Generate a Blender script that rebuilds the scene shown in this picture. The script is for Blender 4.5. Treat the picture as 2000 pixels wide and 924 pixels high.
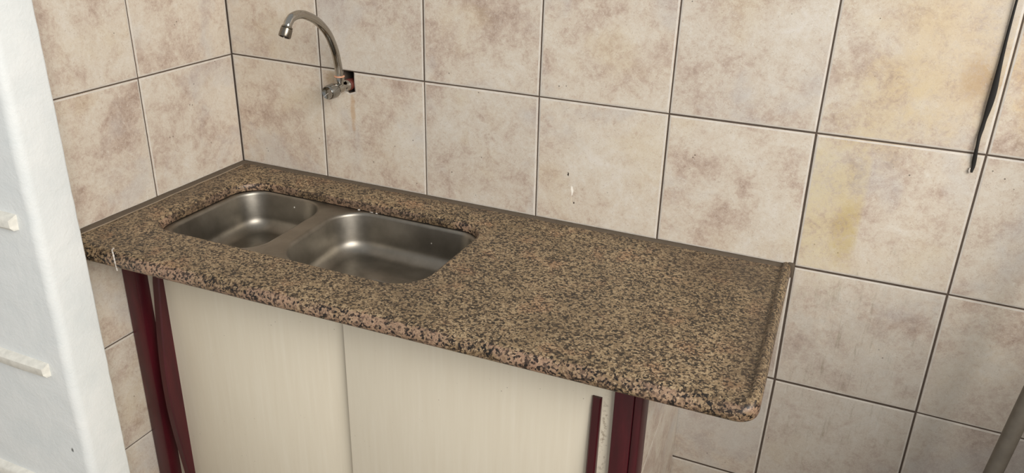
import bpy, bmesh, math, random
from mathutils import Vector, Matrix
random.seed(7)
for o in list(bpy.data.objects): bpy.data.objects.remove(o, do_unlink=True)
SC = bpy.context.scene
COL = SC.collection

# ------------------------------------------------------------------ camera
# metres; X along the back wall from the room corner, -Y into the room, Z=0 at the worktop, floor at -0.86
FLOOR = -0.86
cam_data = bpy.data.cameras.new('camera'); cam = bpy.data.objects.new('camera', cam_data); COL.objects.link(cam)
cam_data.sensor_width = 36.0; cam_data.lens = 1609.3 / 2000 * 36.0
cam_data.clip_start = 0.02
RR = Vector((0.91318955, 0.40682128, 0.02410993)); DD = Vector((0.18614171, -0.36374013, -0.91271265)); FF = Vector((-0.36254118, 0.83796752, -0.4078901))
cam.matrix_world = Matrix(((RR.x, -DD.x, -FF.x, 1.55867), (RR.y, -DD.y, -FF.y, -1.70223), (RR.z, -DD.z, -FF.z, 0.75968), (0, 0, 0, 1)))
SC.camera = cam

# ------------------------------------------------------------------ light
w = bpy.data.worlds.new('sky'); SC.world = w; w.use_nodes = True
bg = w.node_tree.nodes['Background']; bg.inputs[0].default_value = (0.96, 0.98, 1.0, 1); bg.inputs[1].default_value = 0.45

def area(name, loc, target, sx, sy, power, col):
    l = bpy.data.lights.new(name, 'AREA'); l.shape = 'RECTANGLE'; l.size = sx; l.size_y = sy; l.energy = power; l.color = col
    o = bpy.data.objects.new(name, l); COL.objects.link(o); o.location = loc
    o.rotation_euler = (Vector(target) - Vector(loc)).to_track_quat('-Z', 'Y').to_euler(); return o
area('daylight_opening', (4.1, -2.65, 1.95), (0.9, -0.05, 0.10), 2.8, 2.1, 205, (1.0, 0.965, 0.915))

SC.view_settings.view_transform = 'Standard'; SC.view_settings.look = 'None'
SC.view_settings.exposure = 0.09; SC.view_settings.gamma = 1.0
SC.view_settings.use_curve_mapping = False

# ------------------------------------------------------------------ material helpers
def s2l(c): return tuple(((x / 255) / 12.92 if x / 255 <= 0.04045 else ((x / 255 + 0.055) / 1.055) ** 2.4) for x in c) + (1,)
class NT:
    def __init__(s, name):
        s.m = bpy.data.materials.new(name); s.m.use_nodes = True; s.t = s.m.node_tree; s.n = s.t.nodes; s.p = s.n['Principled BSDF']
    def add(s, typ, **kw):
        n = s.n.new(typ)
        for k, v in kw.items():
            if hasattr(n, k): setattr(n, k, v)
            else: n.inputs[k.replace('_', ' ')].default_value = v
        return n
    def link(s, a, b): s.t.links.new(a, b)
    def val(s, sock, v):
        if hasattr(v, 'is_linked') or hasattr(v, 'links'): s.link(v, sock)
        else: sock.default_value = v
    def math(s, op, a, b=0.0, c=None, clamp=False):
        n = s.n.new('ShaderNodeMath'); n.operation = op; n.use_clamp = clamp
        s.val(n.inputs[0], a); s.val(n.inputs[1], b)
        if c is not None: s.val(n.inputs[2], c)
        return n.outputs[0]
    def vmath(s, op, a, b=(0, 0, 0)):
        n = s.n.new('ShaderNodeVectorMath'); n.operation = op
        s.val(n.inputs[0], a); s.val(n.inputs[1], b)
        return n.outputs[0] if op not in ('LENGTH', 'DISTANCE', 'DOT_PRODUCT') else n.outputs['Value']
    def noise(s, vec, scale, detail=4, rough=0.55, dist=0.0):
        n = s.n.new('ShaderNodeTexNoise'); s.val(n.inputs['Vector'], vec)
        n.inputs['Scale'].default_value = scale; n.inputs['Detail'].default_value = detail
        n.inputs['Roughness'].default_value = rough; n.inputs['Distortion'].default_value = dist
        return n
    def ramp(s, fac, stops, interp='LINEAR'):
        n = s.n.new('ShaderNodeValToRGB'); n.color_ramp.interpolation = interp
        e = n.color_ramp.elements
        while len(e) < len(stops): e.new(0.5)
        for q, (p, c) in zip(e, stops):
            q.position = p; q.color = c if len(c) == 4 else tuple(c) + (1,)
        s.val(n.inputs[0], fac); return n.outputs[0]
    def mix(s, fac, a, b, mode='MIX'):
        n = s.n.new('ShaderNodeMix'); n.data_type = 'RGBA'; n.blend_type = mode
        s.val(n.inputs[0], fac); s.val(n.inputs[6], a); s.val(n.inputs[7], b); return n.outputs[2]
    def step(s, v, a, b): # smoothstep a..b
        n = s.n.new('ShaderNodeMapRange'); n.interpolation_type = 'SMOOTHSTEP'
        s.val(n.inputs[0], v); n.inputs[1].default_value = a; n.inputs[2].default_value = b
        n.inputs[3].default_value = 0; n.inputs[4].default_value = 1; return n.outputs[0]
    def blob(s, pos, centre, radii, wob=None, a=1.0, b=0.4): # soft ellipsoid mask with a ragged outline
        d = s.vmath('SUBTRACT', pos, centre); d = s.vmath('DIVIDE', d, radii); l = s.vmath('LENGTH', d)
        if wob is not None: l = s.math('ADD', l, wob)
        return s.step(l, a, b)
    def bump(s, h, strength=0.3, dist=0.002):
        n = s.n.new('ShaderNodeBump'); n.inputs['Strength'].default_value = strength; n.inputs['Distance'].default_value = dist
        s.link(h, n.inputs['Height']); s.link(n.outputs[0], s.p.inputs['Normal'])
    def base(s, c): s.val(s.p.inputs['Base Color'], c)
    def set(s, **kw):
        for k, v in kw.items(): s.val(s.p.inputs[k.replace('_', ' ')], v)

def flat(name, col, rough=0.5, metal=0.0, bump=None):
    t = NT(name); co = t.add('ShaderNodeTexCoord').outputs['Object']
    nz = t.noise(co, 60, 5)
    c1 = s2l(col); c2 = tuple(x * 0.82 for x in c1[:3]) + (1,)
    t.base(t.ramp(nz.outputs[0], [(0.3, c2), (0.65, c1)])); t.set(Roughness=rough, Metallic=metal)
    if bump: t.bump(nz.outputs[0], bump)
    return t.m

def mat_tile():
    t = NT('glazed_wall_tile')
    co = t.add('ShaderNodeTexCoord').outputs['Object']; pos = t.add('ShaderNodeNewGeometry').outputs['Position']
    rnd = t.add('ShaderNodeObjectInfo').outputs['Random']
    off = t.n.new('ShaderNodeCombineXYZ'); t.val(off.inputs[0], t.math('MULTIPLY', rnd, 37.0)); t.val(off.inputs[1], t.math('MULTIPLY', rnd, 91.0)); t.val(off.inputs[2], t.math('MULTIPLY', rnd, 53.0))
    v = t.vmath('ADD', co, off.outputs[0])
    big = t.noise(v, 7.5, 7, 0.62, 0.5).outputs[0]
    mid = t.noise(v, 26, 6, 0.68, 0.9).outputs[0]
    fine = t.noise(v, 120, 5, 0.7, 0.6).outputs[0]
    f = t.math('ADD', t.math('MULTIPLY', big, 0.52), t.math('MULTIPLY', mid, 0.34)); f = t.math('ADD', f, t.math('MULTIPLY', fine, 0.27))
    c = t.ramp(f, [(0.42, s2l((166, 146, 132))), (0.50, s2l((190, 173, 158))), (0.565, s2l((204, 192, 176))), (0.635, s2l((210, 201, 187))), (0.75, s2l((217, 211, 202)))])
    hue = t.noise(v, 5.0, 4, 0.6, 0.3).outputs[0]
    c = t.mix(t.math('MULTIPLY', t.step(hue, 0.54, 0.72), 0.26), c, s2l((208, 190, 154)))
    c = t.mix(t.math('MULTIPLY', t.step(hue, 0.47, 0.32), 0.36), c, s2l((186, 184, 184)))
    # per-tile tone
    c = t.mix(1.0, c, t.ramp(rnd, [(0, (0.95, 0.95, 0.955, 1)), (1, (1.03, 1.02, 1.0, 1))]), 'MULTIPLY')
    # brush marks and pits
    streak = t.noise(t.vmath('MULTIPLY', v, (1, 1, 1.0)), 210, 3, 0.6, 2.0).outputs[0]
    c = t.mix(t.math('MULTIPLY', t.step(streak, 0.57, 0.68), 0.45), c, s2l((222, 216, 205)))
    c = t.mix(t.math('MULTIPLY', t.step(streak, 0.43, 0.31), 0.48), c, s2l((160, 140, 124)))
    pit = t.n.new('ShaderNodeTexVoronoi'); t.val(pit.inputs['Vector'], v); pit.inputs['Scale'].default_value = 42; pit.inputs['Randomness'].default_value = 1
    sel = t.noise(v, 11, 2).outputs[0]
    pm = t.math('MULTIPLY', t.step(pit.outputs['Distance'], 0.085, 0.05), t.step(sel, 0.56, 0.62))
    c = t.mix(t.math('MULTIPLY', pm, 0.75), c, s2l((70, 60, 50)))
    # stains with a shape of their own, where they sit on the walls
    wob = t.math('MULTIPLY', t.math('SUBTRACT', t.noise(pos, 22, 6, 0.7).outputs[0], 0.5), 1.7)
    drip = t.noise(t.vmath('MULTIPLY', pos, (70, 70, 6)), 1.0, 4).outputs[0]
    yel = s2l((188, 166, 108))
    grain = t.step(t.math('ADD', mid, fine), 0.78, 1.12)
    px = t.n.new('ShaderNodeSeparateXYZ'); t.link(pos, px.inputs[0])
    side = t.step(t.math('ADD', px.outputs[0], t.math('MULTIPLY', wob, 0.006)), 1.598, 1.586)
    side = t.math('MULTIPLY', side, t.step(px.outputs[0], 1.480, 1.484))
    for cen, rad, k, col, lim in (((1.52, 0, 0.14), (0.13, 0.05, 0.20), 0.50, (206, 188, 138), side), ((1.566, 0, 0.095), (0.034, 0.05, 0.095), 0.48, (182, 158, 96), side), ((1.70, 0, 0.47), (0.16, 0.05, 0.20), 0.40, (210, 184, 138), None), ((1.738, 0, 0.435), (0.034, 0.05, 0.055), 0.52, (172, 138, 96), None), ((1.90, 0, 0.46), (0.13, 0.05, 0.11), 0.85, (200, 160, 96), None), ((1.60, 0, 0.35), (0.10, 0.05, 0.13), 0.30, (206, 182, 130), None)):
        m = t.blob(pos, cen, rad, wob, 1.1, 0.3); m = t.math('MULTIPLY', m, t.math('MULTIPLY', t.math('ADD', 0.35, t.math('MULTIPLY', grain, 0.65)), k))
        if lim is not None: m = t.math('MULTIPLY', m, lim)
        c = t.mix(m, c, s2l(col), 'MIX')
    low = t.math('MULTIPLY', t.blob(pos, (1.75, 0, -0.42), (0.62, 0.05, 0.42), wob, 1.1, 0.5), 0.24)
    c = t.mix(low, c, s2l((172, 170, 166)))
    m = t.blob(pos, (0.374, 0, 0.19), (0.010, 0.05, 0.075), wob); c = t.mix(t.math('MULTIPLY', m, 0.42), c, s2l((176, 128, 66)))
    m = t.blob(pos, (0.325, 0, 0.262), (0.030, 0.05, 0.030), wob); c = t.mix(t.math('MULTIPLY', m, 0.45), c, s2l((150, 122, 80)))
    # greyish runs low on the right
    grime = t.math('MULTIPLY', t.step(t.noise(t.vmath('MULTIPLY', pos, (75, 75, 9)), 1.0, 7, 0.72).outputs[0], 0.52, 0.72), t.blob(pos, (1.62, 0, -0.25), (0.17, 0.05, 0.40), wob, 1.1, 0.2))
    c = t.mix(t.math('MULTIPLY', grime, 0.55), c, s2l((118, 108, 82)))
    # scratch of white paint
    wig = t.vmath('ADD', pos, t.vmath('MULTIPLY', t.vmath('SUBTRACT', t.noise(pos, 60, 2).outputs['Color'], (0.5, 0.5, 0.5)), (0.016, 0, 0)))
    sc = t.blob(wig, (0.9706, 0, 0.078), (0.0034, 0.05, 0.014), None, 1.0, 0.6)
    c = t.mix(sc, c, s2l((250, 244, 232)))
    c = t.mix(t.blob(wig, (0.9575, 0, 0.117), (0.0020, 0.05, 0.006), None, 1.0, 0.6), c, s2l((60, 50, 42)))
    c = t.mix(t.blob(wig, (0.9775, 0, 0.049), (0.0020, 0.05, 0.003), None, 1.0, 0.6), c, s2l((60, 50, 42)))
    c = t.mix(t.blob(wig, (0.9715, 0, 0.053), (0.0014, 0.05, 0.014), None, 1.0, 0.3), c, s2l((226, 214, 190)))
    t.base(c)
    t.set(Roughness=t.math('ADD', 0.34, t.math('MULTIPLY', mid, 0.25))); t.p.inputs['Specular IOR Level'].default_value = 0.42
    t.bump(t.math('ADD', mid, t.math('MULTIPLY', fine, 0.6)), 0.16, 0.003)
    return t.m

ZT = -0.006
def mat_granite():
    t = NT('brown_granite'); pos = t.add('ShaderNodeTexCoord').outputs['Object']
    wv = t.vmath('SUBTRACT', t.noise(pos, 190, 3, 0.6).outputs['Color'], (0.5, 0.5, 0.5))
    p2 = t.vmath('ADD', pos, t.vmath('MULTIPLY', wv, (0.0055, 0.0055, 0.0055)))
    def vor(scale, ofs):
        n = t.n.new('ShaderNodeTexVoronoi'); n.inputs['Scale'].default_value = scale
        t.val(n.inputs['Vector'], t.vmath('ADD', p2, ofs)); s = t.n.new('ShaderNodeSeparateColor'); t.link(n.outputs['Color'], s.inputs[0]); return s.outputs[0], s.outputs[1]
    a, a2 = vor(235, (0, 0, 0)); b, b2 = vor(430, (3, 1, 2))
    cl = t.noise(pos, 26, 5, 0.6, 0.4).outputs[0]      # clusters
    pk = t.noise(pos, 11, 4, 0.6, 0.5).outputs[0]
    sh = t.math('MULTIPLY', t.math('SUBTRACT', cl, 0.5), 0.70)
    g = t.math('ADD', a, sh)
    c = t.ramp(g, [(0.0, s2l((32, 27, 23))), (0.18, s2l((68, 55, 42))), (0.31, s2l((104, 87, 67))), (0.44, s2l((138, 117, 89))), (0.64, s2l((156, 134, 103))), (0.86, s2l((176, 154, 121)))], 'CONSTANT')
    c = t.mix(t.math('MULTIPLY', t.step(pk, 0.54, 0.70), 0.34), c, t.ramp(g, [(0.0, s2l((52, 38, 32))), (0.3, s2l((148, 104, 74))), (0.6, s2l((190, 140, 106)))]))
    c = t.mix(t.math('MULTIPLY', t.step(b, 0.80, 0.84), 0.85), c, t.ramp(b2, [(0, s2l((34, 29, 26))), (0.65, s2l((52, 44, 38))), (0.70, s2l((196, 174, 142)))], 'CONSTANT'))
    fl = t.noise(pos, 520, 2).outputs[0]
    c = t.mix(1.0, c, t.ramp(fl, [(0.3, (0.80, 0.80, 0.80, 1)), (0.7, (1.12, 1.12, 1.12, 1))]), 'MULTIPLY')
    stain = t.noise(pos, 5.5, 5, 0.62, 0.3).outputs[0]
    c = t.mix(1.0, c, t.ramp(stain, [(0.36, (0.72, 0.70, 0.67, 1)), (0.60, (0.96, 0.95, 0.94, 1))]), 'MULTIPLY')
    sx = t.n.new('ShaderNodeSeparateXYZ'); t.link(pos, sx.inputs[0])
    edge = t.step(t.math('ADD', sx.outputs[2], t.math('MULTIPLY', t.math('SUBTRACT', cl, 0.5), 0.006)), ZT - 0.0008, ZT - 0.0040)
    edge_shaded = t.mix(1.0, t.mix(t.math('MULTIPLY', t.step(pk, 0.36, 0.56), 0.45), c, t.ramp(g, [(0.0, s2l((26, 22, 22))), (0.28, s2l((78, 63, 56))), (0.55, s2l((178, 146, 126)))])), (0.86, 0.83, 0.82, 1), 'MULTIPLY')  # pinker stone on the edges, with the nosing's shade darkened into the colour
    edge_shaded = t.mix(t.math('MULTIPLY', t.blob(pos, (0.455, -0.278, -0.02), (0.42, 0.23, 0.2), None, 1.0, 0.9), 0.45), edge_shaded, s2l((66, 54, 42)))
    c = t.mix(edge, t.mix(0.06, c, s2l((136, 116, 88))), edge_shaded)
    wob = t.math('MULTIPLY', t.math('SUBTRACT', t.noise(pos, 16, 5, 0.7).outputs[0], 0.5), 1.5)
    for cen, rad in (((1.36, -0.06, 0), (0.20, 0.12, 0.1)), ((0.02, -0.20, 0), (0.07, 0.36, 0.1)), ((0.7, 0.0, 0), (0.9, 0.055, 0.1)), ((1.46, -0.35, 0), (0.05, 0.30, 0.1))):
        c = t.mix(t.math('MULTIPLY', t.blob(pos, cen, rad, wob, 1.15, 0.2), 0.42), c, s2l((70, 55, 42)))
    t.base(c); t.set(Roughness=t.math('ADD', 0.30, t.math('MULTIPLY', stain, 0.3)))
    t.p.inputs['Specular IOR Level'].default_value = 0.4
    t.bump(a2, 0.04, 0.001)
    return t.m

def mat_steel():
    t = NT('brushed_steel'); co = t.add('ShaderNodeTexCoord').outputs['Object']
    br = t.noise(t.vmath('MULTIPLY', co, (30, 30, 600)), 1.0, 3).outputs[0]
    cl = t.noise(co, 14, 5, 0.6).outputs[0]
    c = t.ramp(cl, [(0.3, s2l((128, 123, 114))), (0.7, s2l((154, 148, 138)))])
    v = t.n.new('ShaderNodeTexVoronoi'); t.val(v.inputs['Vector'], co); v.inputs['Scale'].default_value = 34
    sp = t.math('MULTIPLY', t.step(v.outputs['Distance'], 0.085, 0.05), t.step(t.noise(co, 16, 2).outputs[0], 0.53, 0.6))
    sc = t.n.new('ShaderNodeSeparateColor'); t.link(v.outputs['Color'], sc.inputs[0])
    c = t.mix(sp, c, t.ramp(sc.outputs[0], [(0, s2l((60, 54, 48))), (0.5, s2l((225, 220, 210)))], 'CONSTANT'))
    t.base(c); t.set(Metallic=t.math('SUBTRACT', 1.0, t.math('MULTIPLY', sp, 0.9)), Roughness=t.math('ADD', 0.31, t.math('MULTIPLY', t.math('ADD', br, cl), 0.10)))
    t.bump(br, 0.05, 0.001)
    return t.m

def mat_chrome(name, col, rough):
    t = NT(name); co = t.add('ShaderNodeTexCoord').outputs['Object']; n = t.noise(co, 70, 5, 0.65).outputs[0]
    t.base(t.ramp(n, [(0.28, tuple(x * 0.7 for x in s2l(col)[:3])), (0.42, s2l(col))])); t.set(Metallic=1.0, Roughness=t.math('ADD', rough, t.math('MULTIPLY', t.step(n, 0.42, 0.28), 0.2))); return t.m

def mat_white():
    t = NT('white_wall_paint'); co = t.add('ShaderNodeNewGeometry').outputs['Position']
    n1 = t.noise(co, 14, 6, 0.6, 0.4).outputs[0]; n2 = t.noise(t.vmath('MULTIPLY', co, (1, 1, 1)), 75, 4, 0.6, 1.2).outputs[0]
    c = t.ramp(n1, [(0.3, s2l((221, 225, 224))), (0.7, s2l((231, 233, 231)))])
    c = t.mix(t.blob(co, (0.067, -0.722, -0.464), (0.005, 0.03, 0.007), t.math('MULTIPLY', t.math('SUBTRACT', n2, 0.5), 2.2), 1.0, 0.5), c, s2l((120, 122, 120)))
    t.base(c); t.set(Roughness=0.5); t.bump(t.math('ADD', n1, t.math('MULTIPLY', n2, 0.35)), 0.35, 0.006); return t.m

def mat_cream():
    t = NT('cream_door_paint'); co = t.add('ShaderNodeTexCoord').outputs['Object']
    v = t.noise(t.vmath('MULTIPLY', co, (85, 85, 5)), 1.0, 5, 0.6).outputs[0]
    c = t.ramp(v, [(0.2, s2l((222, 212, 191))), (0.55, s2l((226, 217, 197))), (0.85, s2l((231, 223, 205)))])
    vo = t.n.new('ShaderNodeTexVoronoi'); t.val(vo.inputs['Vector'], co); vo.inputs['Scale'].default_value = 75
    sp = t.math('MULTIPLY', t.step(vo.outputs['Distance'], 0.10, 0.055), t.step(t.noise(co, 9, 3).outputs[0], 0.55, 0.66))
    c = t.mix(t.math('MULTIPLY', sp, 0.7), c, s2l((92, 74, 56)))
    # grime rubbed in along the handle
    pos = t.add('ShaderNodeNewGeometry').outputs['Position']
    gr = t.math('MULTIPLY', t.blob(pos, (1.209, -0.42, -0.27), (0.012, 0.05, 0.16), None, 1.0, 0.2), t.step(t.noise(pos, 170, 4, 0.7).outputs[0], 0.5, 0.64))
    c = t.mix(t.math('MULTIPLY', gr, 0.6), c, s2l((110, 84, 58)))
    t.base(c); t.set(Roughness=0.42); t.bump(v, 0.05, 0.002); return t.m

def mat_maroon():
    t = NT('maroon_wood_paint'); co = t.add('ShaderNodeTexCoord').outputs['Object']
    n = t.noise(t.vmath('MULTIPLY', co, (40, 40, 6)), 1.0, 5, 0.6).outputs[0]
    c = t.ramp(n, [(0.3, s2l((54, 12, 19))), (0.6, s2l((72, 16, 25))), (0.8, s2l((86, 22, 30)))])
    v = t.n.new('ShaderNodeTexVoronoi'); t.val(v.inputs['Vector'], co); v.inputs['Scale'].default_value = 55
    sp = t.math('MULTIPLY', t.step(v.outputs['Distance'], 0.085, 0.05), t.step(t.noise(co, 17, 2).outputs[0], 0.56, 0.62))
    c = t.mix(t.math('MULTIPLY', sp, 0.7), c, s2l((170, 150, 140)))
    t.base(c); t.set(Roughness=0.38); t.bump(n, 0.12, 0.002); return t.m

M = dict(tile=mat_tile(), tile_edge=flat('tile_edge_glaze', (212, 204, 193), 0.4), granite=mat_granite(), steel=mat_steel(), white=mat_white(), cream=mat_cream(), maroon=mat_maroon(),
         grout=flat('dark_grout', (84, 72, 62), 0.9, bump=0.3), mortar=flat('grey_mortar', (92, 80, 66), 0.85, bump=0.4), caulk=flat('old_caulk', (142, 126, 106), 0.7, bump=0.2),
         floor=flat('floor_tile', (176, 164, 148), 0.5), chrome=mat_chrome('worn_chrome', (170, 166, 158), 0.09), dull=mat_chrome('tarnished_chrome', (128, 121, 110), 0.28),
         knob=mat_chrome('chrome_knob', (150, 149, 145), 0.12), rust=flat('rusty_red', (96, 38, 26), 0.7, bump=0.3), copper=flat('copper_washer', (214, 160, 128), 0.45), black=flat('black_rubber', (24, 20, 15), 0.75),
         dark=flat('dark_gap', (34, 26, 22), 0.9), paint=flat('white_paint_drip', (214, 206, 196), 0.6), batten=flat('white_batten_paint', (234, 231, 220), 0.55, bump=0.15),
         pole=flat('grey_plastic', (112, 104, 92), 0.6, bump=0.1), plaster=flat('rough_plaster', (150, 140, 128), 0.9, bump=0.3), bulk=flat('masonry', (170, 160, 148), 0.9))

# ------------------------------------------------------------------ object helpers
def link(name, me, mat, parent=None, origin=None, smooth=None):
    if origin is not None:
        me.transform(Matrix.Translation(-Vector(origin)))
    if isinstance(mat, str): mat = M[mat]
    me.materials.append(mat)
    if smooth is not None:
        me.polygons.foreach_set('use_smooth', [True] * len(me.polygons))
        if smooth < 180: me.set_sharp_from_angle(angle=math.radians(smooth))
    o = bpy.data.objects.new(name, me); COL.objects.link(o)
    if origin is not None: o.location = origin
    if parent is not None:
        o.parent = parent; o.matrix_parent_inverse = world(parent).inverted()
    return o
def world(o):
    m = o.matrix_basis.copy()
    return (world(o.parent) @ o.matrix_parent_inverse @ m) if o.parent else m
def me_of(bm, name='m'):
    bmesh.ops.recalc_face_normals(bm, faces=bm.faces[:])
    me = bpy.data.meshes.new(name); bm.to_mesh(me); bm.free(); return me
def centre(pts): return tuple(sum(p[k] for p in pts) / len(pts) for k in range(3))
def tag(o, label=None, cat=None, group=None, kind=None):
    if label: o['label'] = label
    if cat: o['category'] = cat
    if group: o['group'] = group
    if kind: o['kind'] = kind
    return o
def empty(name, loc):
    o = bpy.data.objects.new(name, None); COL.objects.link(o); o.location = loc; o.empty_display_size = 0.05; return o
def box_bm(x0, x1, y0, y1, z0, z1, bev=0.0, seg=2, bm=None):
    bm = bm or bmesh.new()
    v = [bm.verts.new((x, y, z)) for x in (x0, x1) for y in (y0, y1) for z in (z0, z1)]
    fs = [bm.faces.new([v[i] for i in q]) for q in ((0, 1, 3, 2), (4, 6, 7, 5), (0, 4, 5, 1), (2, 3, 7, 6), (0, 2, 6, 4), (1, 5, 7, 3))]
    if bev: bmesh.ops.bevel(bm, geom=list({e for f in fs for e in f.edges}), offset=bev, segments=seg, affect='EDGES', profile=0.5)
    return bm
def loft(bm, rings, closed=True, cap0=False, cap1=False):
    vr = [[bm.verts.new(p) for p in r] for r in rings]
    for a, b in zip(vr, vr[1:]):
        n = len(a)
        for i in range(n if closed else n - 1):
            j = (i + 1) % n
            bm.faces.new((a[i], a[j], b[j], b[i]))
    if cap0: bm.faces.new(vr[0][::-1])
    if cap1: bm.faces.new(vr[-1])
    return vr
def tube(bm, pts, radii, n=16, cap=True):
    pts = [Vector(p) for p in pts]
    if not hasattr(radii, '__len__'): radii = [radii] * len(pts)
    rings = []; up = None
    for i, p in enumerate(pts):
        t = (pts[min(i + 1, len(pts) - 1)] - pts[max(i - 1, 0)]).normalized()
        if up is None:
            up = t.orthogonal().normalized()
        up = (up - t * up.dot(t)).normalized(); s = t.cross(up)
        rings.append([p + (up * math.cos(2 * math.pi * k / n) + s * math.sin(2 * math.pi * k / n)) * radii[i] for k in range(n)])
    loft(bm, rings, True, cap, cap); return bm
def catmull(P, n=8):
    P = [Vector(p) for p in P]; out = []
    for i in range(len(P) - 1):
        a, b, c, d = P[max(i - 1, 0)], P[i], P[i + 1], P[min(i + 2, len(P) - 1)]
        for k in range(n):
            t = k / n
            out.append(0.5 * ((2 * b) + (c - a) * t + (2 * a - 5 * b + 4 * c - d) * t * t + (3 * b - a - 3 * c + d) * t ** 3))
    out.append(P[-1]); return out
def lathe(bm, axis0, axisdir, prof, n=24, cap0=True, cap1=True): # prof: (distance along axis, radius)
    a = Vector(axisdir).normalized(); u = a.orthogonal().normalized(); v = a.cross(u); o = Vector(axis0)
    loft(bm, [[o + a * h + (u * math.cos(2 * math.pi * k / n) + v * math.sin(2 * math.pi * k / n)) * r for k in range(n)] for h, r in prof], True, cap0, cap1); return bm
def inset_poly(P, d):
    n = len(P); out = []
    for i in range(n):
        a, b, c = Vector(P[i - 1]), Vector(P[i]), Vector(P[(i + 1) % n])
        e1 = (b - a).normalized(); e2 = (c - b).normalized()
        n1 = Vector((-e1.y, e1.x)); n2 = Vector((-e2.y, e2.x))
        k = (n1 + n2) / (1 + n1.dot(n2)); out.append(b + k * d)
    return out
def tile(poly, mapf, parent, gap=0.0015, lift=0.0, name='wall_tile', mat='tile', bev=1.0):
    """one bevelled tile; poly is counter-clockwise in the wall's (u, v), mapf turns (u, v, depth) into the room"""
    bm = bmesh.new(); P = inset_poly(poly, gap)
    rings = []
    for ins, d in ((0, -0.006), (0, -0.0018), (0.0010, -0.0006), (0.0042, 0.0)):
        rings.append([mapf(q.x, q.y, d + lift) for q in inset_poly(P, ins * bev)])
    loft(bm, rings, True, True, True)
    c = centre(rings[-1]); n = len(P)
    bm.faces.ensure_lookup_table()
    for f in bm.faces[2 * n:3 * n]: f.material_index = 1
    o = link(name, me_of(bm), mat, parent, c); o.data.materials.append(M['tile_edge']); return o
MB = lambda u, v, d: (u, -d, v)             # back wall
ML = lambda u, v, d: (d, u, v)              # left wall (u = y)

# ------------------------------------------------------------------ the setting
WALLTOP = 0.90
# back wall: grout bed set back behind the tile faces, with a rough pocket broken out around the tap
HX0, HX1, HZ0, HZ1 = 0.346, 0.381, 0.235, 0.289
def back_wall():
    bm = bmesh.new(); xs = [-0.15, HX0, HX1, 2.75]; zs = [FLOOR, HZ0, HZ1, WALLTOP]; y = 0.0016; yd = 0.045
    for i in range(3):
        for j in range(3):
            if i == 1 and j == 1: continue
            bm.faces.new([bm.verts.new(p) for p in ((xs[i], y, zs[j]), (xs[i + 1], y, zs[j]), (xs[i + 1], y, zs[j + 1]), (xs[i], y, zs[j + 1]))])
    a = [(HX0, y, HZ0), (HX1, y, HZ0), (HX1, y, HZ1), (HX0, y, HZ1)]; b = [(p[0], yd, p[2]) for p in a]
    loft(bm, [a, b], True, False, True)
    x0, x1, z0, z1 = xs[0], xs[3], zs[0], zs[3]; Y = 0.15
    o = [(x0, y, z0), (x1, y, z0), (x1, y, z1), (x0, y, z1)]
    loft(bm, [o, [(p[0], Y, p[2]) for p in o]], True, False, True)
    bmesh.ops.remove_doubles(bm, verts=bm.verts[:], dist=1e-5)
    return link('wall_back', me_of(bm), 'grout')
wall_back = tag(back_wall(), kind='structure')
wall_left = tag(link('wall_left', me_of(box_bm(-0.15, -0.0016, -0.623, 0.0, FLOOR, WALLTOP)), 'grout'), kind='structure')
tag(link('added_shade_wall', me_of(box_bm(2.36, 2.48, -1.9, 0.0, FLOOR, 0.32, 0.006)), 'plaster', smooth=35), kind='structure')  # low wall added out of view to shade the lower right tiles
tag(link('floor', me_of(box_bm(-1.2, 3.6, -3.6, 0.15, FLOOR - 0.1, FLOOR)), 'floor'), kind='structure')

XS = [-0.0006, 0.281, 0.583, 0.8815, 1.180, 1.480, 1.781, 2.082, 2.383, 2.684]
ZS = [FLOOR, -0.582, -0.291, -0.004, 0.291, 0.582, 0.873]
OV = {(0, 4): (-0.0006, 0.2935), (1, 4): (0.2826, 0.2895), (2, 4): (0.5822, 0.2885), (3, 4): (0.8796, 0.2892), (4, 4): (1.1790, 0.2899), (5, 4): (1.4787, 0.2911), (6, 4): (1.7812, 0.2930), (5, 3): (1.4818, -0.0044), (6, 3): (1.7800, -0.0022), (5, 2): (1.4850, -0.2915), (6, 2): (1.7805, -0.2890)}
def corner(i, j): return OV.get((i, j), (XS[i], ZS[j]))
for j in range(len(ZS) - 1):
    for i in range(len(XS) - 1):
        if j < 3 and i < 4: continue            # hidden behind the cupboard
        q = [corner(i, j), corner(i + 1, j), corner(i + 1, j + 1), corner(i, j + 1)]
        if (i, j) == (1, 3):                    # top edge broken out around the tap
            tl, tr = q[3], q[2]
            q = [q[0], q[1], tr, (HX1 + 0.0005, tr[1]), (HX1 - 0.001, 0.262), (HX1 + 0.001, 0.240), (0.366, 0.2345), (0.351, 0.241), (0.3475, 0.268), (0.349, tl[1]), tl]
        if (i, j) == (4, 2): pass
        tile(q, MB, wall_back, gap=0.0019 if (i in (4, 5) and j < 4) else 0.0013, lift=random.uniform(-0.0006, 0.0006))
YL = [-0.6215, -0.3145, -0.0008]
ZL = [FLOOR, -0.616, -0.317, -0.006, 0.2925, 0.584, 0.875]
for j in range(6):
    for i in range(2):
        if i == 1 and j < 3: continue
        tile([(YL[i], ZL[j]), (YL[i + 1], ZL[j]), (YL[i + 1], ZL[j + 1]), (YL[i], ZL[j + 1])], ML, wall_left, gap=0.0013, lift=random.uniform(-0.0005, 0.0005))

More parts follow.
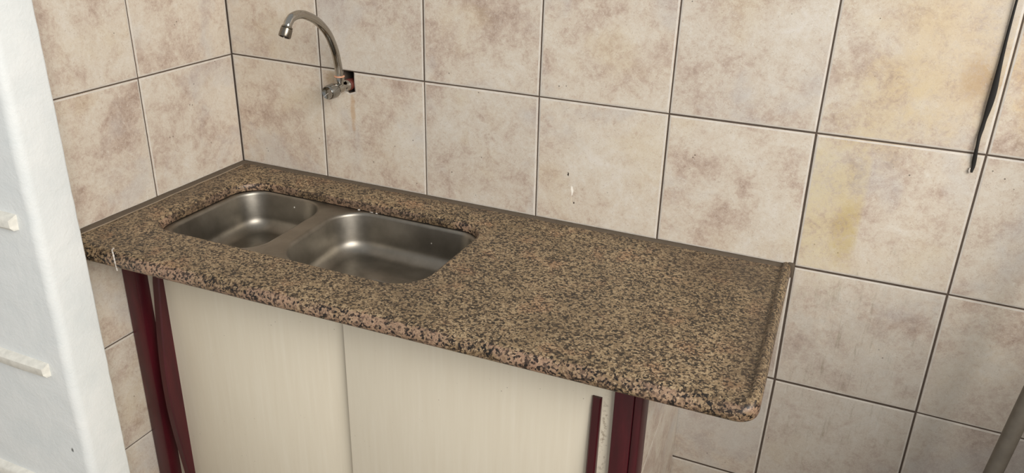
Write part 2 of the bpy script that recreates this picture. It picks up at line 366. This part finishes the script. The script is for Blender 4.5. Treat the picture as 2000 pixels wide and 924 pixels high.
# white partition stub in front of the left end of the worktop
PX, PY0, PY1 = 0.115, -0.722, -0.6245
def partition():
    out = [(-0.9, PY0), ]
    r = 0.020
    out += [(PX - r + r * math.sin(a), PY0 + r - r * math.cos(a)) for a in [k * math.pi / 12 for k in range(7)]]
    r = 0.006
    out += [(PX - r + r * math.cos(a), PY1 - r + r * math.sin(a)) for a in [k * math.pi / 8 for k in range(5)]]
    out += [(-0.9, PY1)]
    bm = bmesh.new(); rings = []
    rs = random.Random(3); n = 60
    for k in range(n + 1):
        z = FLOOR + (WALLTOP - FLOOR) * k / n; e = 0.0011 * rs.uniform(-1, 1); f = 0.0009 * rs.uniform(-1, 1)
        rings.append([(x + (e if 8 <= i <= 12 else 0), y + (f if 1 <= i <= 7 else 0), z) for i, (x, y) in enumerate(out)])
    loft(bm, rings, True, True, True)
    return link('wall_partition', me_of(bm), 'white', smooth=50)
tag(partition(), kind='structure')

# mortar and caulk where the worktop meets the walls
ZT = -0.006
def strip(name, path, mat, widths):
    """low wedge bead against a wall: path of (wall point, inward normal)"""
    bm = bmesh.new(); rings = []; rs = random.Random(len(path))
    for (p, nrm) in path:
        p = Vector(p); nrm = Vector(nrm); wv = widths[0] * rs.uniform(0.8, 1.15); h = widths[1] * rs.uniform(0.85, 1.1)
        rings.append([p + Vector((0, 0, ZT)), p + Vector((0, 0, ZT + h)), p + nrm * wv * 0.45 + Vector((0, 0, ZT + h * 0.72)), p + nrm * wv + Vector((0, 0, ZT + h * 0.25)), p + nrm * (wv + 0.001) + Vector((0, 0, ZT))])
    loft(bm, rings, False); return link(name, me_of(bm), mat, smooth=60)
tag(strip('trim_1', [((x, 0.0012, 0), (0, -1, 0)) for x in [0.004 + k * 0.0365 for k in range(41)]], 'mortar', (0.0135, 0.0035)), kind='structure')
tag(strip('trim_2', [((-0.0012, -0.004 - k * 0.030, 0), (1, 0, 0)) for k in range(21)], 'mortar', (0.019, 0.0045)), kind='structure')
bm = tube(bmesh.new(), catmull([(0.0205 + random.uniform(-0.0015, 0.0015), -0.03 - 0.05 * k, ZT + 0.001) for k in range(12)], 3), 0.0016, 6)
tag(link('trim_3', me_of(bm), 'caulk', smooth=60), kind='structure')
tag(link('trim_4', me_of(box_bm(1.470, 1.4835, -0.006, 0.0014, -0.030, 0.0035, 0.002)), 'mortar', smooth=40), kind='structure')

# ------------------------------------------------------------------ granite worktop
ZB = -0.040
def yfront(x): return -0.6075 + 0.0262 * x
HOLE = (0.1075, 0.8035, -0.4445, -0.1105)
def rrect(x0, x1, y0, y1, r, n=10):
    """counter-clockwise from the lower right corner; r = radii (x1y0, x1y1, x0y1, x0y0)"""
    out = []
    for (cx, cy, rr, a0) in ((x1 - r[0], y0 + r[0], r[0], -90), (x1 - r[1], y1 - r[1], r[1], 0), (x0 + r[2], y1 - r[2], r[2], 90), (x0 + r[3], y0 + r[3], r[3], 180)):
        for k in range(n + 1):
            a = math.radians(a0 + 90 * k / n); out.append((cx + rr * math.cos(a), cy + rr * math.sin(a)))
    return out
def hole_ring(d, z):
    x0, x1, y0, y1 = HOLE
    P = rrect(x0 - d, x1 + d, y0 - d, y1 + d, [q + d for q in (0.075, 0.062, 0.072, 0.060)], 12)
    cx, cy = (x0 + x1) / 2, (y0 + y1) / 2
    # gentle outward bow of the long sides
    return [(x, y + (0.006 * (1 - ((x - cx) / 0.36) ** 2) * (-1 if y < cy else 0.4)), z) for x, y in P]
def fill(bm, loops):
    es = []
    for l in loops:
        for i in range(len(l)):
            e = bm.edges.get((l[i], l[(i + 1) % len(l)])) or bm.edges.new((l[i], l[(i + 1) % len(l)]))
            es.append(e)
    bmesh.ops.triangle_fill(bm, use_beauty=True, use_dissolve=False, edges=es)
def worktop():
    XR0, XR1, rc = 1.4775, 1.4945, 0.035          # right edge at the wall / at the front
    path = []
    for k in range(25): x = 0.003 + (XR1 - rc - 0.003) * k / 24; path.append((Vector((x, yfront(x))), Vector((-0.026, -1)).normalized() * 1.0, 0.0))
    cx, cy = XR1 - rc, yfront(XR1 - rc) + rc
    for k in range(1, 9):
        a = math.radians(-90 + 90 * k / 9); path.append((Vector((cx + rc * math.cos(a), cy + rc * math.sin(a))), Vector((math.cos(a), math.sin(a))), k / 9))
    for k in range(13):
        t = k / 12; path.append((Vector((XR1 + (XR0 - XR1) * t, cy + (0.0005 - cy) * t)), Vector((1, 0.03)).normalized(), 1.0))
    r = (ZT - ZB) / 2; zm = (ZT + ZB) / 2
    p0 = [(0.05, ZB), (0.016, ZB)] + [((0.014 if k < 4 else 0.029) * (1 - math.cos(a)) , zm - 0.004 + (r + (0.004 if k > 4 else -0.004)) * math.sin(a)) for k, a in [(k, math.radians(-80 + 20 * k)) for k in range(9)]] + [(0.0285, ZT), (0.031, ZT), (0.033, ZT)]
    h = 0.0085
    p1 = [(0.05, ZB), (0.014, ZB), (0.006, ZB + 0.002), (0.0015, ZB + 0.007), (0, ZB + 0.013), (0, ZT - 0.008), (0.0008, ZT - 0.002), (0.0035, ZT + 0.0035), (0.008, ZT + h - 0.0005), (0.0125, ZT + h), (0.0165, ZT + h - 0.0018), (0.0195, ZT + 0.0022), (0.022, ZT), (0.033, ZT)]
    bm = bmesh.new(); secs = []
    for P, n, wt in path:
        wt = 0.12 + 0.88 * (wt ** 1.0)
        secs.append([bm.verts.new((P.x - n.x * (a[0] * (1 - wt) + b[0] * wt), min(P.y - n.y * (a[0] * (1 - wt) + b[0] * wt), 0.0008), a[1] * (1 - wt) + b[1] * wt)) for a, b in zip(p0, p1)])
    for a, b in zip(secs, secs[1:]):
        for i in range(len(a) - 1): bm.faces.new((a[i], b[i], b[i + 1], a[i + 1]))
    inner = [s[-1] for s in secs]; lower = [s[0] for s in secs]
    bl_t = bm.verts.new((0.003, 0.0, ZT)); bl_b = bm.verts.new((0.003, 0.0, ZB))
    rings = []
    for d, z in ((0.010, ZT), (0.0065, ZT - 0.0009), (0.003, ZT - 0.0036), (0.0008, ZT - 0.008), (0.0, ZT - 0.013), (0.0, -0.0265), (0.002, -0.0275), (0.045, -0.0275), (0.045, ZB)):
        rings.append([bm.verts.new(p) for p in hole_ring(d, z)])
    for a, b in zip(rings, rings[1:]):
        n = len(a)
        for i in range(n): bm.faces.new((a[i], a[(i + 1) % n], b[(i + 1) % n], b[i]))
    fill(bm, [inner + [bl_t], rings[0]])
    fill(bm, [lower + [bl_b], rings[-1]])
    bm.faces.new([bl_t, bl_b] + secs[0])
    bm.faces.new([secs[-1][k] for k in range(len(secs[-1]))] + [bl_t, bl_b]) if False else None
    return me_of(bm)
top = empty('granite_worktop', (0.75, -0.3, ZB))
tag(top, 'speckled brown granite worktop with rounded front edge and a cut-out for the sink', 'worktop')
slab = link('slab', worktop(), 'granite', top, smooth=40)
drip = [(0.1497, -0.5838, -0.0009), (0.1577, -0.5948, 0.0005), (0.1682, -0.6023, -0.0024), (0.1724, -0.6053, -0.011), (0.1716, -0.6043, -0.0224), (0.1665, -0.5993, -0.0366), (0.1648, -0.5973, -0.044)]
tag(link('paint_drip', me_of(tube(bmesh.new(), catmull(drip, 5), [0.0015 + 0.0005 * math.sin(k * 1.7) for k in range(31)], 6)), 'paint', top, smooth=60), 'thin white paint drip')

# ------------------------------------------------------------------ steel double sink
ZR, ZF = -0.0282, -0.128
sink = empty('double_bowl_sink', (0.455, -0.28, ZF - 0.03))
tag(sink, 'stained stainless steel sink with two bowls set below the granite worktop', 'sink')
def bowl_ring(b, d, z):
    x0, x1, y0, y1, r, skew = b
    P = rrect(x0 + d, x1 - d, y0 + d, y1 - d, [max(q - d * 0.75, 0.02) for q in r], 10)
    out = []
    for x, y in P:
        t = (x - x0) / (x1 - x0)
        dx = skew[0] * (1 - t) * ((y1 - y) / (y1 - y0)) ** 2 + skew[1] * t * ((y1 - y) / (y1 - y0))
        out.append((x + dx, y, z))
    return out
BL = (0.1150, 0.3680, -0.4250, -0.1080, (0.070, 0.085, 0.070, 0.060), (0.0, 0.012))
BR = (0.4130, 0.7990, -0.4250, -0.1120, (0.085, 0.065, 0.085, 0.085), (0.022, 0.0))
DEEP = [(-0.006, ZR), (-0.002, ZR - 0.0004), (0.001, ZR - 0.0016), (0.0032, ZR - 0.0045), (0.0042, ZR - 0.009), (0.009, ZF + 0.062), (0.0125, ZF + 0.036)]
DEEP += [(0.0125 + 0.036 * (1 - math.cos(a)), ZF + 0.036 * (1 - math.sin(a))) for a in [math.radians(10 * k) for k in range(1, 10)]]
DEEP += [(0.065, ZF - 0.0006), (0.085, ZF - 0.0015)]
for b in (BL, BR):
    bm = bmesh.new(); rings = [bowl_ring(b, d, z) for d, z in DEEP]
    cx, cy = (b[0] + b[1]) / 2, (b[2] + b[3]) / 2
    for rr, z in ((0.040, ZF - 0.003), (0.034, ZF - 0.006)):
        rings.append([(cx + rr * math.cos(a), cy + rr * math.sin(a), z) for a in [math.atan2(p[1] - cy, p[0] - cx) for p in rings[len(DEEP) - 1]]])
    loft(bm, rings, True, False, False)
    ba = link('basin', me_of(bm), 'steel', sink, smooth=60)
    bm = lathe(bmesh.new(), (cx, cy, ZF - 0.0055), (0, 0, -1), [(0, 0.0345), (0.001, 0.028), (0.004, 0.024), (0.010, 0.020), (0.0105, 0.004)], 28)
    link('drain', me_of(bm), 'dull', ba, smooth=40)
def flange():
    bm = bmesh.new(); outer = [bm.verts.new((x, y, ZR)) for x, y in rrect(0.085, 0.828, -0.466, -0.086, (0.07,) * 4, 8)]
    hs = [[bm.verts.new(p) for p in bowl_ring(b, -0.006, ZR)] for b in (BL, BR)]
    fill(bm, [outer] + hs); return me_of(bm)
link('rim', flange(), 'steel', sink, smooth=60)
def crumb(c, s, rs):
    bm = bmesh.new(); bmesh.ops.create_icosphere(bm, subdivisions=1, radius=1)
    for v in bm.verts: v.co = Vector((c[0] + v.co.x * s[0] * rs.uniform(0.6, 1.3), c[1] + v.co.y * s[1] * rs.uniform(0.6, 1.3), c[2] + v.co.z * s[2]))
    return me_of(bm)
rs = random.Random(5)
for cx, sx in ((0.452, 0.004), (0.489, 0.006), (0.503, 0.004)):
    link('caulk_crumb', crumb((cx, -0.1105, ZR + 0.001), (sx, 0.002, 0.0014), rs), 'paint', sink, smooth=60)

# ------------------------------------------------------------------ cupboard under the worktop
cup = empty('sink_cupboard', (0.64, -0.22, FLOOR))
tag(cup, 'cupboard with cream sliding doors and maroon posts under the granite worktop', 'cupboard')
SL = 0.030 / 1.279
def shear(bm):
    for v in bm.verts: v.co.y += SL * v.co.x
    return bm
def cbox(name, x0, x1, y0, y1, z0, z1, mat, parent=cup, bev=0.0015):
    bm = shear(box_bm(x0, x1, y0, y1, z0, z1, bev)); c = centre([tuple(v.co) for v in bm.verts])
    return link(name, me_of(bm), mat, parent, c, smooth=35)
XSIDE = 1.279
cbox('post', 0.0025, 0.046, -0.4585, -0.395, FLOOR, -0.042, 'maroon', bev=0.004)
po = cbox('post', 1.2275, 1.2655, -0.4585, -0.395, FLOOR, -0.042, 'maroon', bev=0.002)
cbox('edge_bead', 1.2655, 1.2822, -0.4575, -0.400, FLOOR, -0.042, 'maroon', po, bev=0.005)
cbox('top_rail', 0.046, 1.2275, -0.4585, -0.4530, -0.112, -0.042, 'maroon')
cbox('bottom_rail', 0.046, 1.2275, -0.450, -0.395, FLOOR, -0.80, 'maroon')
dl = cbox('door', 0.030, 0.640, -0.4240, -0.4120, -0.80, -0.1395, 'cream')
dr = cbox('door', 0.6145, 1.2255, -0.4430, -0.4310, -0.80, -0.1395, 'cream')
def pull(parent, x0, x1, yd, ztop, zbot, d0, d1, name='handle'):
    bm = bmesh.new(); rings = []; n = 24
    for k in range(n + 1):
        t = k / n; z = ztop + (zbot - ztop) * t; d = d0 + (d1 - d0) * math.sin(math.pi * t) ** 1.3
        if k in (0, n): d *= 0.8
        b = 0.003
        rings.append([(x0, yd, z), (x0, yd - d + b, z), (x0 + b, yd - d, z), (x1 - b, yd - d, z), (x1, yd - d + b, z), (x1, yd, z)])
    loft(bm, rings, True, True, True); shear(bm); c = centre([tuple(v.co) for v in bm.verts])
    return link(name, me_of(bm), 'maroon', parent, c, smooth=35)
pull(dl, 0.0735, 0.0950, -0.4238, -0.142, -0.785, 0.014, 0.039)
pull(dr, 1.1815, 1.2005, -0.4428, -0.1655, -0.785, 0.009, 0.018)
side = cbox('side_wall', 1.2275, XSIDE - 0.0075, -0.399, -0.0345, FLOOR, -0.042, 'grout', bev=0)
MS = lambda u, v, d: (XSIDE + d, u, v)
for q in ([(-0.4275, FLOOR), (-0.0015, FLOOR), (-0.0015, -0.255), (-0.4275, -0.388)], [(-0.4275, -0.388), (-0.0015, -0.255), (-0.0015, -0.042), (-0.4275, -0.042)]):
    tile(q, MS, side, gap=0.0009, name='side_tile', bev=0.08)

# ------------------------------------------------------------------ wall tap
tap = empty('wall_tap', (0.367, 0.0, 0.235))
tag(tap, 'worn chrome wall tap with a curved swan neck spout above the sink', 'tap')
TX, TZ = 0.3665, 0.2555
link('thread_stub', me_of(lathe(bmesh.new(), (TX, 0.030, TZ), (0, -1, 0), [(0, 0.0125), (0.022, 0.0125), (0.0225, 0.0140), (0.034, 0.0148), (0.037, 0.0125)])), 'rust', tap, smooth=40)
link('valve_body', me_of(lathe(bmesh.new(), (TX, -0.006, TZ), (0, -1, 0), [(0, 0.0115), (0.004, 0.0135), (0.008, 0.0115), (0.016, 0.0100), (0.022, 0.0125), (0.040, 0.0130), (0.046, 0.0115), (0.052, 0.0125), (0.054, 0.010)])), 'chrome', tap, smooth=40)
link('spout_socket', me_of(lathe(bmesh.new(), (TX, -0.0385, TZ + 0.004), (0, 0, 1), [(0, 0.0095), (0.014, 0.0095), (0.0145, 0.0125), (0.0225, 0.0125), (0.023, 0.0105)], 24)), 'chrome', tap, smooth=40)
link('washer', me_of(lathe(bmesh.new(), (TX, -0.0385, TZ + 0.0268), (0, 0, 1), [(0, 0.0122), (0.0006, 0.0130), (0.0030, 0.0130), (0.0036, 0.0110)], 24)), 'copper', tap, smooth=40)
kb = link('knob', me_of(lathe(bmesh.new(), (TX, -0.056, TZ - 0.0015), (0, -1, 0), [(0, 0.0125), (0.003, 0.0165), (0.010, 0.0182), (0.028, 0.0178), (0.0335, 0.0168), (0.036, 0.0150), (0.0352, 0.0138), (0.0352, 0.002)], 28)), 'knob', tap, smooth=40)
sb = box_bm(-0.0128, 0.0030, -0.0918, -0.0908, -0.0006, 0.0006, 0.0002)
bmesh.ops.rotate(sb, verts=sb.verts[:], cent=(0, 0, 0), matrix=Matrix.Rotation(math.radians(-38), 3, 'Y'))
bmesh.ops.translate(sb, verts=sb.verts[:], vec=(TX, 0, TZ - 0.0035)); link('index_slot', me_of(sb), 'paint', kb)
sp = [(TX, -0.0385, 0.284), (TX, -0.0395, 0.300), (TX, -0.0434, 0.3214), (TX, -0.0526, 0.3539), (TX, -0.0750, 0.3938), (TX, -0.1111, 0.4262), (TX, -0.1473, 0.4440), (TX, -0.1750, 0.4505), (TX, -0.2010, 0.4475), (TX, -0.2155, 0.4370), (TX, -0.2205, 0.4270)]
spp = catmull(sp, 6)
link('spout', me_of(tube(bmesh.new(), spp, 0.0098, 18)), 'chrome', tap, smooth=60)
adir = Vector((-0.05, -0.48, -0.88)).normalized()
ae = link('aerator', me_of(lathe(bmesh.new(), Vector((TX, -0.2190, 0.4310)), adir, [(0, 0.0102), (0.001, 0.0122), (0.004, 0.0128), (0.005, 0.0116), (0.006, 0.0132), (0.023, 0.0138), (0.0245, 0.0130), (0.0245, 0.0112), (0.019, 0.0108), (0.019, 0.001)], 24)), 'dull', tap, smooth=40)
link('outlet_screen', me_of(lathe(bmesh.new(), Vector((TX, -0.2190, 0.4310)) + adir * 0.0194, adir, [(0, 0.0094), (0.0008, 0.0094), (0.0012, 0.004)], 20)), 'dark', ae, smooth=40)

# ------------------------------------------------------------------ loose cable, pole, battens
def cable():
    K = [(1.7632, 0.90, .0045), (1.7632, 0.72, .0045), (1.7634, 0.60, .0045), (1.7632, 0.56, .0048), (1.7633, 0.50, .0062), (1.7640, 0.455, .0085), (1.7648, 0.415, .0120), (1.7640, 0.385, .0115), (1.7628, 0.360, .0080), (1.7622, 0.342, .0082), (1.7612, 0.327, .0070), (1.7618, 0.308, .0066), (1.7622, 0.297, .0078), (1.7634, 0.280, .0088), (1.7644, 0.268, .0072), (1.7640, 0.2575, .0040)]
    P = catmull([(a, 0, b) for a, b, c in K], 4); W = catmull([(c, 0, 0) for a, b, c in K], 4)
    bm = bmesh.new(); rings = []
    for i, (p, wv) in enumerate(zip(P, W)):
        hw = wv.x * 0.44; tw = 0.5 * math.sin(i * 0.23); th = 0.0020; n = 10; y = -0.0055 - 0.0015 * math.sin(i * 0.31)
        ring = []
        for k in range(n):
            a = 2 * math.pi * k / n; u = hw * math.cos(a); d = th * math.sin(a)
            ring.append((p.x + u, y + d + u * 0.25 * math.sin(tw), p.z))
        rings.append(ring)
    loft(bm, rings, True, True, True); return me_of(bm)
cb = empty('loose_cable', (1.763, -0.005, 0.2575)); tag(cb, 'black flat cable hanging loose down the tiled wall at the right', 'cable')
link('sheath', cable(), 'black', cb, smooth=60)
link('bare_tip', me_of(tube(bmesh.new(), [(1.7600, -0.003, 0.2655), (1.7592, -0.004, 0.260), (1.7606, -0.004, 0.2545)], [0.0012, 0.0016, 0.0008], 8)), 'paint', cb, smooth=60)

A = Vector((1.9006, -0.22, -0.2414)); B = Vector((1.9205, -0.195, -0.1059)); d = (B - A).normalized()
p0 = A + d * ((FLOOR + 0.004 - A.z) / d.z); p1 = A + d * ((0.42 - A.z) / d.z)
po = tag(empty('leaning_pole', p0), 'grey round pole leaning by the wall at the lower right', 'pole')
link('shaft', me_of(tube(bmesh.new(), [p0 + (p1 - p0) * (k / 12) for k in range(13)], [0.0150 + 0.0002 * math.sin(k * 2.1) for k in range(13)], 24)), 'pole', po, smooth=60)
link('end_cap', me_of(lathe(bmesh.new(), p1 - d * 0.02, d, [(0, 0.0152), (0.001, 0.0168), (0.026, 0.0168), (0.030, 0.013)], 24)), 'black', po, smooth=40)

for zt, xe, lab in ((0.108, 0.066, 'short white painted wooden cleat, uppermost on the white partition'), (-0.240, 0.056, 'white painted wooden cleat, middle one of the three on the partition'), (-0.588, 0.046, 'white painted wooden cleat, lowest one on the partition by the frame corner')):
    bm = bmesh.new(); n = 10; rings = []; rr = random.Random(int(zt * 1000))
    for k in range(n + 1):
        x = -0.45 + (xe + 0.45) * k / n; j = lambda s: rr.uniform(-s, s)
        e = -0.006 if k == n else 0.0
        rings.append([(x, PY0 + 0.001, zt + 0.004), (x, PY0 - 0.013 + j(.0008) - e * 0.3, zt - 0.001 + j(.0008)), (x + e, PY0 - 0.0165 + j(.0008) - e * 0.3, zt - 0.006), (x + e, PY0 - 0.0165 + j(.0008) - e * 0.3, zt - 0.022), (x, PY0 - 0.013 - e * 0.3, zt - 0.027 + j(.0008)), (x, PY0 + 0.001, zt - 0.029)])
    loft(bm, rings, True, True, True)
    tag(link('wall_cleat', me_of(bm), 'batten', None, (xe - 0.2, PY0, zt), smooth=35), lab, 'cleat', 'cleats on the white partition')
